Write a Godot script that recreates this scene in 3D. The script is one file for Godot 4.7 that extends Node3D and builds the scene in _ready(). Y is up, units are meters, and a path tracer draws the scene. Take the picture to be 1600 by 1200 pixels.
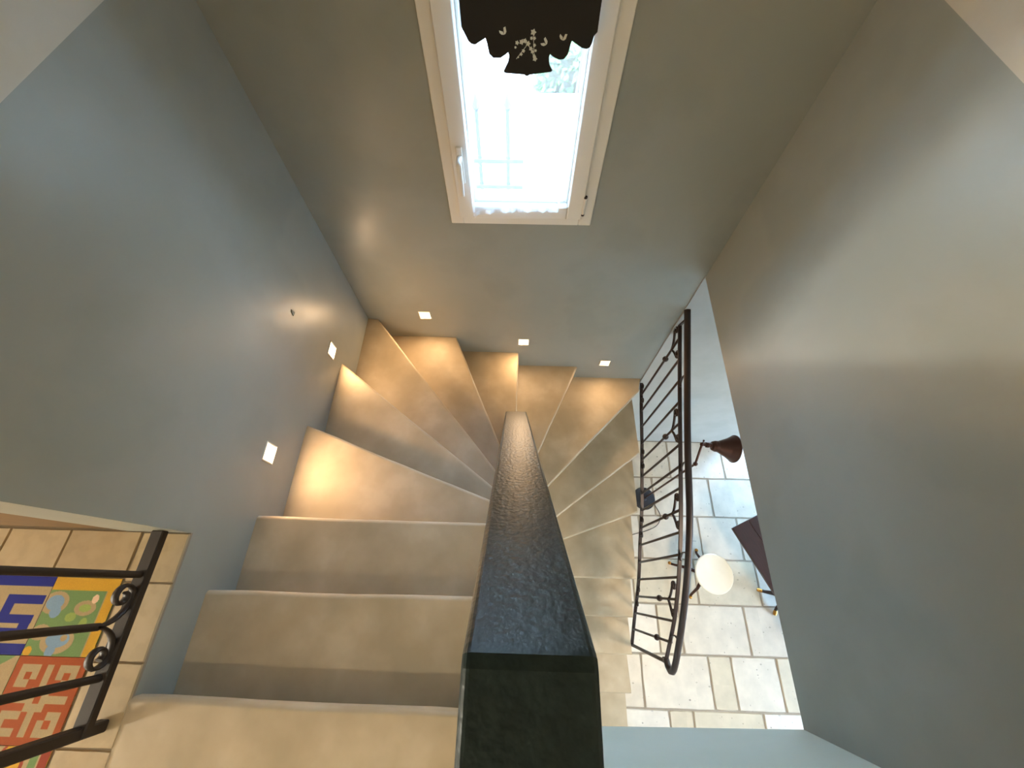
extends Node3D
# A winding stair seen from the landing above. Units are metres, y is up, the lower floor is y = 0.
# h(...) heights are measured downwards from the eye level HC.

const HC := 4.49            # eye level above the lower floor
const ZB := -1.554          # face of the back wall
const XL := -1.0            # face of the left wall
const XR := 1.018           # face of the right wall
const UF := 3.168           # upper floor level
const CT := 5.6             # ceiling of the upper floor
const CL := 2.76            # ceiling of the lower room

var M := {}

# ---------------------------------------------------------------- mesh builder
class Shape:
	var v := PackedVector3Array()
	var n := PackedVector3Array()
	var t := PackedVector2Array()

	func tri(a: Vector3, b: Vector3, c: Vector3, na: Vector3, nb: Vector3, nc: Vector3, ua := Vector2.ZERO, ub := Vector2.ZERO, uc := Vector2.ZERO) -> void:
		if (c - a).cross(b - a).dot(na + nb + nc) < 0.0:
			v.append_array([a, c, b]); n.append_array([na, nc, nb]); t.append_array([ua, uc, ub])
		else:
			v.append_array([a, b, c]); n.append_array([na, nb, nc]); t.append_array([ua, ub, uc])

	func quad(a: Vector3, b: Vector3, c: Vector3, d: Vector3, out: Vector3) -> void:
		var nn := (b - a).cross(c - a)
		if nn.length() < 1e-12:
			nn = (c - a).cross(d - a)
		nn = nn.normalized()
		if nn.dot(out) < 0.0:
			nn = -nn
		tri(a, b, c, nn, nn, nn, Vector2(0, 0), Vector2(1, 0), Vector2(1, 1))
		tri(a, c, d, nn, nn, nn, Vector2(0, 0), Vector2(1, 1), Vector2(0, 1))

	func squad(a: Vector3, b: Vector3, c: Vector3, d: Vector3, na: Vector3, nb: Vector3, nc: Vector3, nd: Vector3) -> void:
		tri(a, b, c, na, nb, nc)
		tri(a, c, d, na, nc, nd)

	func box(lo: Vector3, hi: Vector3, bev := 0.0, xf := Transform3D()) -> void:
		var c := (lo + hi) / 2.0
		var s := (hi - lo) / 2.0
		var b := minf(bev, minf(s.x, minf(s.y, s.z)) * 0.9)
		var ax := [Vector3.RIGHT, Vector3.UP, Vector3.BACK]
		for k in 3:
			var u: Vector3 = ax[(k + 1) % 3]
			var w: Vector3 = ax[(k + 2) % 3]
			var su: float = s[(k + 1) % 3] - b
			var sw: float = s[(k + 2) % 3] - b
			for g in [-1.0, 1.0]:
				var o: Vector3 = ax[k] * g
				var p: Vector3 = c + o * s[k]
				quad(xf * (p - u * su - w * sw), xf * (p + u * su - w * sw), xf * (p + u * su + w * sw), xf * (p - u * su + w * sw), xf.basis * o)
		if b <= 0.0:
			return
		for k in 3:
			var i1 := (k + 1) % 3
			var i2 := (k + 2) % 3
			for g in [-1.0, 1.0]:
				for q in [-1.0, 1.0]:
					var o1: Vector3 = ax[i1] * g
					var o2: Vector3 = ax[i2] * q
					var p1: Vector3 = c + o1 * s[i1] + o2 * (s[i2] - b)
					var p2: Vector3 = c + o1 * (s[i1] - b) + o2 * s[i2]
					var l: Vector3 = ax[k] * (s[k] - b)
					quad(xf * (p1 - l), xf * (p1 + l), xf * (p2 + l), xf * (p2 - l), xf.basis * (o1 + o2))
		for gx in [-1.0, 1.0]:
			for gy in [-1.0, 1.0]:
				for gz in [-1.0, 1.0]:
					var o := Vector3(gx, gy, gz)
					var p := c + o * (s - Vector3(b, b, b))
					var nn := (xf.basis * o).normalized()
					tri(xf * (p + Vector3(gx * b, 0, 0)), xf * (p + Vector3(0, gy * b, 0)), xf * (p + Vector3(0, 0, gz * b)), nn, nn, nn)

	# polygon in a plane (origin o, axes ex, ey), pushed along ez by depth
	func prism(poly: PackedVector2Array, o: Vector3, ex: Vector3, ey: Vector3, ez: Vector3, depth: float) -> void:
		var ids := Geometry2D.triangulate_polygon(poly)
		var mid := Vector2.ZERO
		for p in poly:
			mid += p / poly.size()
		var lo := poly[0]
		var hi := poly[0]
		for p in poly:
			lo = lo.min(p); hi = hi.max(p)
		for g in [0.0, 1.0]:
			var nn: Vector3 = ez.normalized() * (1.0 if g > 0.5 else -1.0)
			for i in range(0, ids.size(), 3):
				var q := []
				var uv := []
				for k in 3:
					var p := poly[ids[i + k]]
					q.append(o + ex * p.x + ey * p.y + ez * depth * g)
					uv.append(Vector2((p.x - lo.x) / maxf(hi.x - lo.x, 1e-6), (p.y - lo.y) / maxf(hi.y - lo.y, 1e-6)))
				tri(q[0], q[1], q[2], nn, nn, nn, uv[0], uv[1], uv[2])
		var area := 0.0
		for i in poly.size():
			area += poly[i].cross(poly[(i + 1) % poly.size()])
		for i in poly.size():
			var a := poly[i]
			var b := poly[(i + 1) % poly.size()]
			var e := (b - a)
			var out2 := Vector2(e.y, -e.x) * signf(area)
			var A := o + ex * a.x + ey * a.y
			var B := o + ex * b.x + ey * b.y
			quad(A, B, B + ez * depth, A + ez * depth, ex * out2.x + ey * out2.y)

	func tube(pts: Array, r, sides := 8, caps := true, flat := Vector2(1, 1)) -> void:
		# r: number or array of numbers; flat squashes the section
		var rings := []
		var norms := []
		var last := Vector3.ZERO
		for i in pts.size():
			var a: Vector3 = pts[maxi(i - 1, 0)]
			var b: Vector3 = pts[mini(i + 1, pts.size() - 1)]
			var d := (b - a).normalized()
			var u := last
			if last == Vector3.ZERO:
				u = Vector3.RIGHT if absf(d.x) < 0.9 else Vector3.UP
			u = (u - d * u.dot(d)).normalized()
			last = u
			var w := d.cross(u).normalized()
			var rr: float = r[i] if r is Array else r
			var ring := []
			var nr := []
			for k in sides:
				var ang := TAU * (k + 0.5) / sides
				var dirn := u * cos(ang) * flat.x + w * sin(ang) * flat.y
				ring.append(pts[i] + dirn * rr)
				nr.append((u * cos(ang) / flat.x + w * sin(ang) / flat.y).normalized())
			rings.append(ring)
			norms.append(nr)
		for i in pts.size() - 1:
			for k in sides:
				var k2 := (k + 1) % sides
				squad(rings[i][k], rings[i][k2], rings[i + 1][k2], rings[i + 1][k], norms[i][k], norms[i][k2], norms[i + 1][k2], norms[i + 1][k])
		if caps:
			for e in [0, pts.size() - 1]:
				var dd: Vector3 = (pts[0] - pts[1]) if e == 0 else (pts[e] - pts[e - 1])
				dd = dd.normalized()
				for k in range(1, sides - 1):
					tri(rings[e][0], rings[e][k], rings[e][k + 1], dd, dd, dd)

	# square bar along a polyline whose section keeps an upright axis x
	func bar(pts: Array, wx: float, wn: float) -> void:
		for i in pts.size() - 1:
			var a: Vector3 = pts[i]
			var b: Vector3 = pts[i + 1]
			var d := (b - a).normalized()
			var u := Vector3.RIGHT
			var w := d.cross(u).normalized()
			var xf := Transform3D(Basis(u, w, u.cross(w)), (a + b) / 2.0)
			var l := (b - a).length() / 2.0
			box(Vector3(-wx / 2, -wn / 2, -l - wn * 0.2), Vector3(wx / 2, wn / 2, l + wn * 0.2), 0.002, xf)

	func lathe(prof: Array, o: Vector3, axis := Vector3.UP, seg := 24) -> void:
		# prof: Vector2(radius, along)
		var ax := axis.normalized()
		var u := ax.cross(Vector3.RIGHT if absf(ax.x) < 0.9 else Vector3.BACK).normalized()
		var w := ax.cross(u)
		for i in prof.size() - 1:
			var a: Vector2 = prof[i]
			var b: Vector2 = prof[i + 1]
			var e := b - a
			var n2 := Vector2(e.y, -e.x).normalized()
			for k in seg:
				var t0 := TAU * k / seg
				var t1 := TAU * (k + 1) / seg
				var d0 := u * cos(t0) + w * sin(t0)
				var d1 := u * cos(t1) + w * sin(t1)
				var m0 := (d0 * n2.x + ax * n2.y)
				var m1 := (d1 * n2.x + ax * n2.y)
				if a.x > 1e-6:
					tri(o + d0 * a.x + ax * a.y, o + d1 * a.x + ax * a.y, o + d1 * b.x + ax * b.y, m0, m1, m1)
				if b.x > 1e-6:
					tri(o + d0 * a.x + ax * a.y, o + d1 * b.x + ax * b.y, o + d0 * b.x + ax * b.y, m0, m1, m0)

	func ball(o: Vector3, r: float, seg := 12) -> void:
		var prof := []
		for i in 9:
			var a := -PI / 2 + PI * i / 8.0
			prof.append(Vector2(maxf(r * cos(a), 0.0), r * sin(a)))
		lathe(prof, o, Vector3.UP, seg)

	func mesh() -> ArrayMesh:
		var arr := []
		arr.resize(Mesh.ARRAY_MAX)
		arr[Mesh.ARRAY_VERTEX] = v
		arr[Mesh.ARRAY_NORMAL] = n
		arr[Mesh.ARRAY_TEX_UV] = t
		var m := ArrayMesh.new()
		m.add_surface_from_arrays(Mesh.PRIMITIVE_TRIANGLES, arr)
		return m

# ---------------------------------------------------------------- tree helpers
func P(x: float, h: float, z: float) -> Vector3:
	return Vector3(x, HC - h, z)

func add(called: String, what, mat: Material, parent: Node = null) -> MeshInstance3D:
	var o := MeshInstance3D.new()
	o.name = called
	o.mesh = what.mesh() if what is Shape else what
	o.material_override = mat
	(parent if parent else self).add_child(o, true)
	return o

func thing(called: String, label: String, category: String, at := Vector3.ZERO, group := "") -> Node3D:
	var o := Node3D.new()
	o.name = called
	add_child(o, true)
	o.position = at
	return tag(o, label, category, group)

func tag(o: Node3D, label: String, category: String, group := "") -> Node3D:
	o.set_meta("label", label)
	o.set_meta("category", category)
	if group != "":
		o.set_meta("group", group)
	return o

func setting(called: String, label: String) -> Node3D:
	var o := Node3D.new()
	o.name = called
	add_child(o, true)
	o.set_meta("kind", "structure")
	o.set_meta("label", label)
	return o

func struct(called: String, s: Shape, mat: Material, label: String) -> MeshInstance3D:
	var o := add(called, s, mat)
	o.set_meta("kind", "structure")
	o.set_meta("label", label)
	return o

# ---------------------------------------------------------------- materials
func srgb(r: float, g: float, b: float) -> Color:
	return Color(r / 255.0, g / 255.0, b / 255.0)

func plain(c: Color, rough: float, metal := 0.0) -> StandardMaterial3D:
	var m := StandardMaterial3D.new()
	m.albedo_color = c
	m.roughness = rough
	m.metallic = metal
	return m

func noise_tex(seed_: int, freq: float, octaves: int, cols: Array, stops: Array, size := 512, kind := FastNoiseLite.TYPE_SIMPLEX_SMOOTH) -> NoiseTexture2D:
	var f := FastNoiseLite.new()
	f.seed = seed_
	f.frequency = freq
	f.noise_type = kind
	f.fractal_octaves = octaves
	f.fractal_type = FastNoiseLite.FRACTAL_FBM
	var t := NoiseTexture2D.new()
	t.width = size
	t.height = size
	t.seamless = true
	t.noise = f
	if cols.size():
		var g := Gradient.new()
		g.offsets = PackedFloat32Array(stops)
		g.colors = PackedColorArray(cols)
		t.color_ramp = g
	return t

func mottled(seed_: int, freq: float, cols: Array, stops: Array, scale: float, rough: float, bump := 0.0, bump_freq := 0.02, bump_oct := 4) -> StandardMaterial3D:
	var m := StandardMaterial3D.new()
	m.albedo_texture = noise_tex(seed_, freq, 5, cols, stops)
	m.uv1_triplanar = true
	m.uv1_world_triplanar = true
	m.uv1_scale = Vector3.ONE * scale
	m.roughness = rough
	if bump > 0.0:
		m.heightmap_enabled = true
		m.heightmap_scale = bump
		m.heightmap_texture = noise_tex(seed_ + 7, bump_freq, bump_oct, [], [])
	return m

func limestone(seed_: int, c: Color) -> StandardMaterial3D:
	# cream stone with a cloudy grain and small grey pits
	var S := 512
	var im := Image.create(S, S, false, Image.FORMAT_RGBA8)
	var f := FastNoiseLite.new()
	f.seed = seed_
	f.frequency = 0.012
	f.fractal_octaves = 5
	for y in S:
		for x in S:
			var k := 1.0 + 0.07 * f.get_noise_2d(x, y)
			im.set_pixel(x, y, Color(c.r * k, c.g * k, c.b * k))
	var rng := RandomNumberGenerator.new()
	rng.seed = seed_
	for i in 90:
		var cx := rng.randf()
		var cy := rng.randf()
		var rad := rng.randf_range(0.0015, 0.006)
		disc(im, cx, cy, rad * rng.randf_range(0.6, 1.8), rad, c.darkened(rng.randf_range(0.12, 0.3)))
	var m := plain(Color.WHITE, 0.4)
	m.albedo_texture = ImageTexture.create_from_image(im)
	m.uv1_triplanar = true
	m.uv1_world_triplanar = true
	m.uv1_scale = Vector3.ONE * 0.9
	m.uv1_offset = Vector3(seed_ * 0.37, 0, seed_ * 0.61)
	return m

func materials() -> void:
	# sage grey satin wall paint over trowelled plaster
	M.sage = mottled(3, 0.006, [srgb(147, 150, 142), srgb(153, 155, 147), srgb(150, 153, 145)], [0.25, 0.5, 0.8], 0.5, 0.36, 0.35, 0.006, 3)
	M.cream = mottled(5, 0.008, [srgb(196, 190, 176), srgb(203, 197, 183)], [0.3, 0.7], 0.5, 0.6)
	M.white = mottled(6, 0.008, [srgb(222, 220, 212), srgb(228, 226, 219)], [0.3, 0.7], 0.5, 0.6)
	M.room_wall = mottled(16, 0.008, [srgb(164, 164, 158), srgb(171, 171, 166)], [0.3, 0.7], 0.5, 0.6)
	M.pale = mottled(8, 0.008, [srgb(208, 218, 207), srgb(213, 222, 212)], [0.3, 0.7], 0.5, 0.55)
	M.ochre = mottled(9, 0.01, [srgb(104, 74, 30), srgb(112, 81, 36)], [0.3, 0.7], 0.6, 0.6)  # dark ochre carries the shade on the landing wall
	# waxed beige concrete of the steps
	M.concrete = mottled(21, 0.011, [srgb(168, 151, 123), srgb(176, 158, 130), srgb(180, 162, 134), srgb(190, 173, 146)], [0.2, 0.45, 0.62, 0.85], 0.6, 0.55)
	# dark gloss paint on the low wall between the flights
	M.dark_gloss = mottled(31, 0.02, [srgb(31, 45, 46), srgb(37, 52, 53)], [0.3, 0.7], 2.5, 0.38, 0.09, 0.06, 4)
	M.dark_gloss.metallic_specular = 0.35
	M.iron = plain(srgb(50, 39, 35), 0.45, 0.4)
	M.iron_dark = plain(srgb(38, 27, 18), 0.55, 0.1)
	M.bronze = plain(srgb(70, 46, 38), 0.32, 0.7)
	M.black_metal = plain(srgb(40, 40, 46), 0.4, 0.3)
	M.gold = plain(srgb(176, 128, 62), 0.3, 0.9)
	M.wood = mottled(41, 0.03, [srgb(38, 22, 19), srgb(54, 31, 26)], [0.3, 0.7], 2.0, 0.28)
	M.wood.uv1_world_triplanar = false
	M.wood.uv1_scale = Vector3(9, 9, 0.5)
	M.marble = mottled(43, 0.006, [srgb(222, 216, 200), srgb(228, 223, 208)], [0.3, 0.7], 1.0, 0.25)
	M.pvc = plain(srgb(236, 232, 224), 0.3)
	M.grout = plain(srgb(150, 138, 122), 0.9)
	M.stone = []
	for k in 4:
		var base: Array = [srgb(198, 186, 168), srgb(192, 179, 160), srgb(202, 192, 177), srgb(190, 176, 152)]
		var c: Color = base[k]
		M.stone.append(limestone(50 + k, c))
	M.beige_tile = []
	for k in 3:
		var c2: Color = [srgb(178, 157, 122), srgb(171, 149, 114), srgb(183, 163, 130)][k]
		M.beige_tile.append(mottled(60 + k, 0.015, [c2.darkened(0.03), c2, c2.lightened(0.03)], [0.3, 0.5, 0.75], 2.0, 0.4))
	M.glass = plain(Color(1, 1, 1, 0.03), 0.02)
	M.glass.transparency = BaseMaterial3D.TRANSPARENCY_ALPHA
	M.voile = plain(Color(0.9, 0.9, 0.9, 0.22), 0.9)
	M.voile.transparency = BaseMaterial3D.TRANSPARENCY_ALPHA
	M.voile.backlight_enabled = true
	M.voile.backlight = Color(0.48, 0.48, 0.48)
	M.hem = plain(Color(0.93, 0.93, 0.93, 0.8), 0.9)
	M.hem.transparency = BaseMaterial3D.TRANSPARENCY_ALPHA
	M.hem.backlight_enabled = true
	M.hem.backlight = Color(0.6, 0.6, 0.6)
	M.black_cloth = plain(srgb(34, 32, 30), 0.9)
	M.silver = plain(srgb(214, 217, 208), 0.6)
	M.lamp_glow = plain(srgb(255, 240, 220), 0.4)
	M.lamp_glow.emission_enabled = true
	M.lamp_glow.emission = srgb(255, 214, 160)
	M.lamp_glow.emission_energy_multiplier = 6.0

# ---------------------------------------------------------------- light and camera
const SKY := 4.9
const SUN := 2.0
const STEP_LIGHT := 0.37
const LANDING_LIGHT := 22.0
const DOWNLIGHT := 1.2
const ROOM_LIGHT := 5.2
const EXPOSURE := 1.0

func look() -> void:
	var cam := Camera3D.new()
	cam.name = "camera"
	cam.fov = 86.8876
	cam.near = 0.02
	cam.far = 200.0
	cam.transform = Transform3D(Basis(Vector3(0.999606, -0.002786, -0.027925), Vector3(-0.023743, 0.446493, -0.894472), Vector3(0.01496, 0.894783, 0.446251)), Vector3(0, HC, 0))
	add_child(cam)
	cam.current = true
	var sm := ProceduralSkyMaterial.new()
	sm.sky_top_color = Color(0.66, 0.83, 1.0)
	sm.sky_horizon_color = Color(0.82, 0.92, 1.0)
	sm.ground_bottom_color = Color(0.5, 0.5, 0.5)
	sm.ground_horizon_color = Color(0.6, 0.62, 0.65)
	sm.sky_energy_multiplier = SKY
	sm.ground_energy_multiplier = SKY * 0.5
	var sky := Sky.new()
	sky.sky_material = sm
	var e := Environment.new()
	e.background_mode = Environment.BG_SKY
	e.sky = sky
	e.tonemap_mode = Environment.TONE_MAPPER_LINEAR
	e.tonemap_exposure = EXPOSURE
	e.sdfgi_enabled = true
	e.ssao_enabled = true
	e.ssil_enabled = true
	var we := WorldEnvironment.new()
	we.name = "environment"
	we.environment = e
	add_child(we)
	var sun := DirectionalLight3D.new()
	sun.name = "sun"
	sun.light_color = Color(1.0, 0.96, 0.9)
	sun.light_energy = SUN
	sun.light_angular_distance = 0.6
	sun.shadow_enabled = true
	sun.sky_mode = DirectionalLight3D.SKY_MODE_LIGHT_ONLY
	add_child(sun)
	sun.look_at_from_position(Vector3(-0.8, 5.2, 4.0), Vector3.ZERO)

# ---------------------------------------------------------------- setting
func wall_with_hole(s: Shape, x0: float, x1: float, y0: float, y1: float, z0: float, z1: float, hx0: float, hx1: float, hy0: float, hy1: float) -> void:
	s.box(Vector3(x0, y0, z0), Vector3(hx0, y1, z1))
	s.box(Vector3(hx1, y0, z0), Vector3(x1, y1, z1))
	s.box(Vector3(hx0, y0, z0), Vector3(hx1, hy0, z1))
	if hy1 < y1:
		s.box(Vector3(hx0, hy1, z0), Vector3(hx1, y1, z1))

func shell() -> void:
	var s := Shape.new()
	# back wall of the stairwell with the window opening
	var w := setting("wall_back", "sage grey stairwell wall with the tall window")
	wall_with_hole(s, -1.3, XR + 0.3, 0.0, HC - 0.46, ZB - 0.18, ZB, -0.325, 0.318, HC - 1.383, HC - 0.46)
	add("sage_paint", s, M.sage, w)
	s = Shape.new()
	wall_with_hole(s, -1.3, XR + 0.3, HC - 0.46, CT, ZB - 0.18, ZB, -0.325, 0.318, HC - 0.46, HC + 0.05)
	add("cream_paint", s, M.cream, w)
	# left wall up to its free end
	w = setting("wall_left", "sage grey wall beside the upper flight with two step lights")
	s = Shape.new()
	s.box(Vector3(XL - 0.2, 0, ZB), Vector3(XL, UF - 0.012, 4.0))
	s.box(Vector3(XL - 0.2, UF - 0.012, ZB), Vector3(XL, HC - 0.45, -0.12))
	add("sage_paint", s, M.sage, w)
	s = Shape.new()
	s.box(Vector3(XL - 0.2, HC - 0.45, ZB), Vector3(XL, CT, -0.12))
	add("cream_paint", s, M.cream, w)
	# right wall hanging over the lower flight
	w = setting("wall_right", "broad sage grey wall hanging above the open lower room")
	s = Shape.new()
	s.prism(PackedVector2Array([Vector2(ZB, HC - 1.74), Vector2(0.416, HC - 1.794), Vector2(0.72, HC - 1.794), Vector2(0.72, UF - 0.01), Vector2(4.0, UF - 0.01), Vector2(4.0, HC - 0.47), Vector2(ZB, HC - 0.47)]), Vector3(XR, 0, 0), Vector3.BACK, Vector3.UP, Vector3.RIGHT, 0.28)
	add("sage_paint", s, M.sage, w)
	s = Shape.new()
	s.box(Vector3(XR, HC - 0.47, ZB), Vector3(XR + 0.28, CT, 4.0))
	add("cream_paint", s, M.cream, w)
	# edge of the landing over the lower flight
	s = Shape.new()
	s.prism(PackedVector2Array([Vector2(0.07, HC - 1.735), Vector2(XR, HC - 1.794), Vector2(XR, UF - 0.009), Vector2(0.07, UF - 0.009)]), Vector3(0, 0, 0.416), Vector3.RIGHT, Vector3.UP, Vector3.BACK, 0.3)
	struct("wall_front", s, M.pale, "pale painted edge of the landing above the lower flight")
	# low wall between the flights
	w = setting("wall_middle", "low dark glossy wall sloping down between the two flights")
	s = Shape.new()
	var prof := [Vector2(-0.9, 2.158), Vector2(0.055, 0.43), Vector2(1.3, 0.43)]
	var poly := PackedVector2Array()
	for p in prof:
		poly.append(Vector2(p.x, HC - p.y - 0.05))
	poly.append(Vector2(1.3, 0.0))
	poly.append(Vector2(-0.885, 0.0))
	poly[0].x = -0.885
	s.prism(poly, Vector3(-0.042, 0, 0), Vector3.BACK, Vector3.UP, Vector3.RIGHT, 0.092)
	add("plaster", s, M.sage, w)
	s = Shape.new()
	coping(s, prof)
	add("coping", s, M.dark_gloss, w).set_meta("label", "dark blue-black gloss painted top of the low wall")
	s = Shape.new()
	s.box(Vector3(-0.05, 0, 1.3), Vector3(0.07, UF - 0.3, 4.0))
	struct("wall_stair_side", s, M.white, "white wall beneath the landing beside the lower flight")
	# upper floor room
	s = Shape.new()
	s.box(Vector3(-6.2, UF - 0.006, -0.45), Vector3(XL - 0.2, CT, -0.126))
	struct("wall_landing", s, M.ochre, "wall behind the landing railing with its shade put in as dark ochre")
	s = Shape.new()
	s.box(Vector3(-6.4, UF - 0.3, -0.45), Vector3(-6.2, CT, 4.0))
	s.box(Vector3(-6.4, UF - 0.3, 4.0), Vector3(XR + 0.28, CT, 4.2))
	struct("wall_landing_far", s, M.cream, "cream walls round the upper landing")
	s = Shape.new()
	s.box(Vector3(-6.4, CT, ZB - 0.3), Vector3(XR + 0.3, CT + 0.25, 4.2))
	struct("ceiling", s, M.cream, "cream ceiling over the stairwell and landing")
	# lower room
	s = Shape.new()
	wall_with_hole(s, XR - 0.005, 5.3, 0.0, CL, ZB - 0.3, ZB + 0.008, 2.45, 3.13, 0.02, 2.2)
	struct("wall_room_back", s, M.room_wall, "white wall of the lower room behind the floor lamp")
	s = Shape.new()
	s.box(Vector3(5.0, 0, ZB), Vector3(5.3, CL, 0.4))
	s.box(Vector3(5.0, 0, 2.23), Vector3(5.3, CL, 4.0))
	s.box(Vector3(5.0, 2.3, 0.4), Vector3(5.3, CL, 2.23))
	struct("wall_room_right", s, M.white, "white wall of the lower room with a wide glazed door")
	s = Shape.new()
	s.box(Vector3(-0.05, 0, 4.0), Vector3(5.3, CL, 4.2))
	struct("wall_room_front", s, M.white, "white wall of the lower room beneath the landing")
	s = Shape.new()
	s.box(Vector3(XR + 0.27, CL, ZB - 0.3), Vector3(5.3, CL + 0.25, 4.2))
	s.box(Vector3(0.05, CL, 0.7), Vector3(XR + 0.28, CL + 0.25, 4.2))
	struct("ceiling_room", s, M.white, "white ceiling of the lower room")

func coping(s: Shape, prof: Array) -> void:
	# rounded cap: section across x, swept along (z, h)
	var half_near := [-0.045, 0.078]
	var half_far := [-0.068, 0.053]
	var sec := []
	var r := 0.008
	for i in 5:
		var a := PI - PI / 2 * i / 4.0
		sec.append([0, r + r * cos(a), -r + r * sin(a)])
	for i in 5:
		var a := PI / 2 - PI / 2 * i / 4.0
		sec.append([1, -r + r * cos(a), -r + r * sin(a)])
	sec.append([1, 0.0, -0.06])
	sec.push_front([0, 0.0, -0.06])
	var rings := []
	var tilt := atan2(2.158 - 0.43, 0.955)
	var nrm := [Vector3(0, cos(tilt), -sin(tilt)), Vector3(0, cos(tilt), -sin(tilt)), Vector3(0, cos(tilt / 2), -sin(tilt / 2)), Vector3.UP, Vector3.UP]
	var path := [Vector2(-0.9, 2.158), Vector2(0.047, 0.4445), Vector2(0.054, 0.4335), Vector2(0.066, 0.43), Vector2(1.3, 0.43)]
	for i in path.size():
		var f := clampf((path[i].x + 0.9) / 0.95, 0.0, 1.0)
		var x0 := lerpf(half_far[0], half_near[0], f)
		var x1 := lerpf(half_far[1], half_near[1], f)
		var ring := []
		for q in sec:
			var c := P((x0 if q[0] == 0 else x1) + q[1], path[i].y, path[i].x)
			var nn: Vector3 = nrm[i]
			if i == 0 or i == 4:
				nn = Vector3(0, 1, 0) if q[2] < -0.05 else nn
			ring.append(c + nn * q[2])
		rings.append(ring)
	for i in path.size() - 1:
		for k in sec.size() - 1:
			var mid: Vector3 = (rings[i][k] + rings[i + 1][k + 1]) / 2
			var ctr := P(0.0, (path[i].y + path[i + 1].y) / 2 + 0.05, (path[i].x + path[i + 1].x) / 2)
			s.quad(rings[i][k], rings[i][k + 1], rings[i + 1][k + 1], rings[i + 1][k], mid - ctr)
	for e in [0, path.size() - 1]:
		for k in range(1, sec.size() - 1):
			var d := Vector3.FORWARD if e == 0 else Vector3.BACK
			s.tri(rings[e][0], rings[e][k], rings[e][k + 1], d, d, d)

func stone_tile(s: Shape, x0: float, x1: float, z0: float, z1: float, rng: RandomNumberGenerator, top: float, drop: float, rough_edge: float, bev: float) -> void:
	var ring := []
	var low := []
	var corners := [Vector2(x0, z0), Vector2(x1, z0), Vector2(x1, z1), Vector2(x0, z1)]
	var c := Vector2((x0 + x1) / 2, (z0 + z1) / 2)
	for k in 4:
		var a: Vector2 = corners[k]
		var b: Vector2 = corners[(k + 1) % 4]
		for i in 4:
			var p := a.lerp(b, i / 4.0)
			var inn := (c - p).normalized()
			var j := rng.randf() * rough_edge
			if i == 0:
				j += rough_edge * 1.2
			low.append(p + inn * j)
			ring.append(p + inn * (j + bev * (1.0 + rng.randf() * 0.8)))
	var n := ring.size()
	for i in n:
		var i2 := (i + 1) % n
		var a3 := Vector3(ring[i].x, top, ring[i].y)
		var b3 := Vector3(ring[i2].x, top, ring[i2].y)
		var c3 := Vector3(c.x, top, c.y)
		s.tri(c3, a3, b3, Vector3.UP, Vector3.UP, Vector3.UP)
		var la := Vector3(low[i].x, top - drop, low[i].y)
		var lb := Vector3(low[i2].x, top - drop, low[i2].y)
		var o := Vector3(ring[i].x - c.x, 0.02, ring[i].y - c.y)
		s.quad(a3, b3, lb, la, o)

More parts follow.
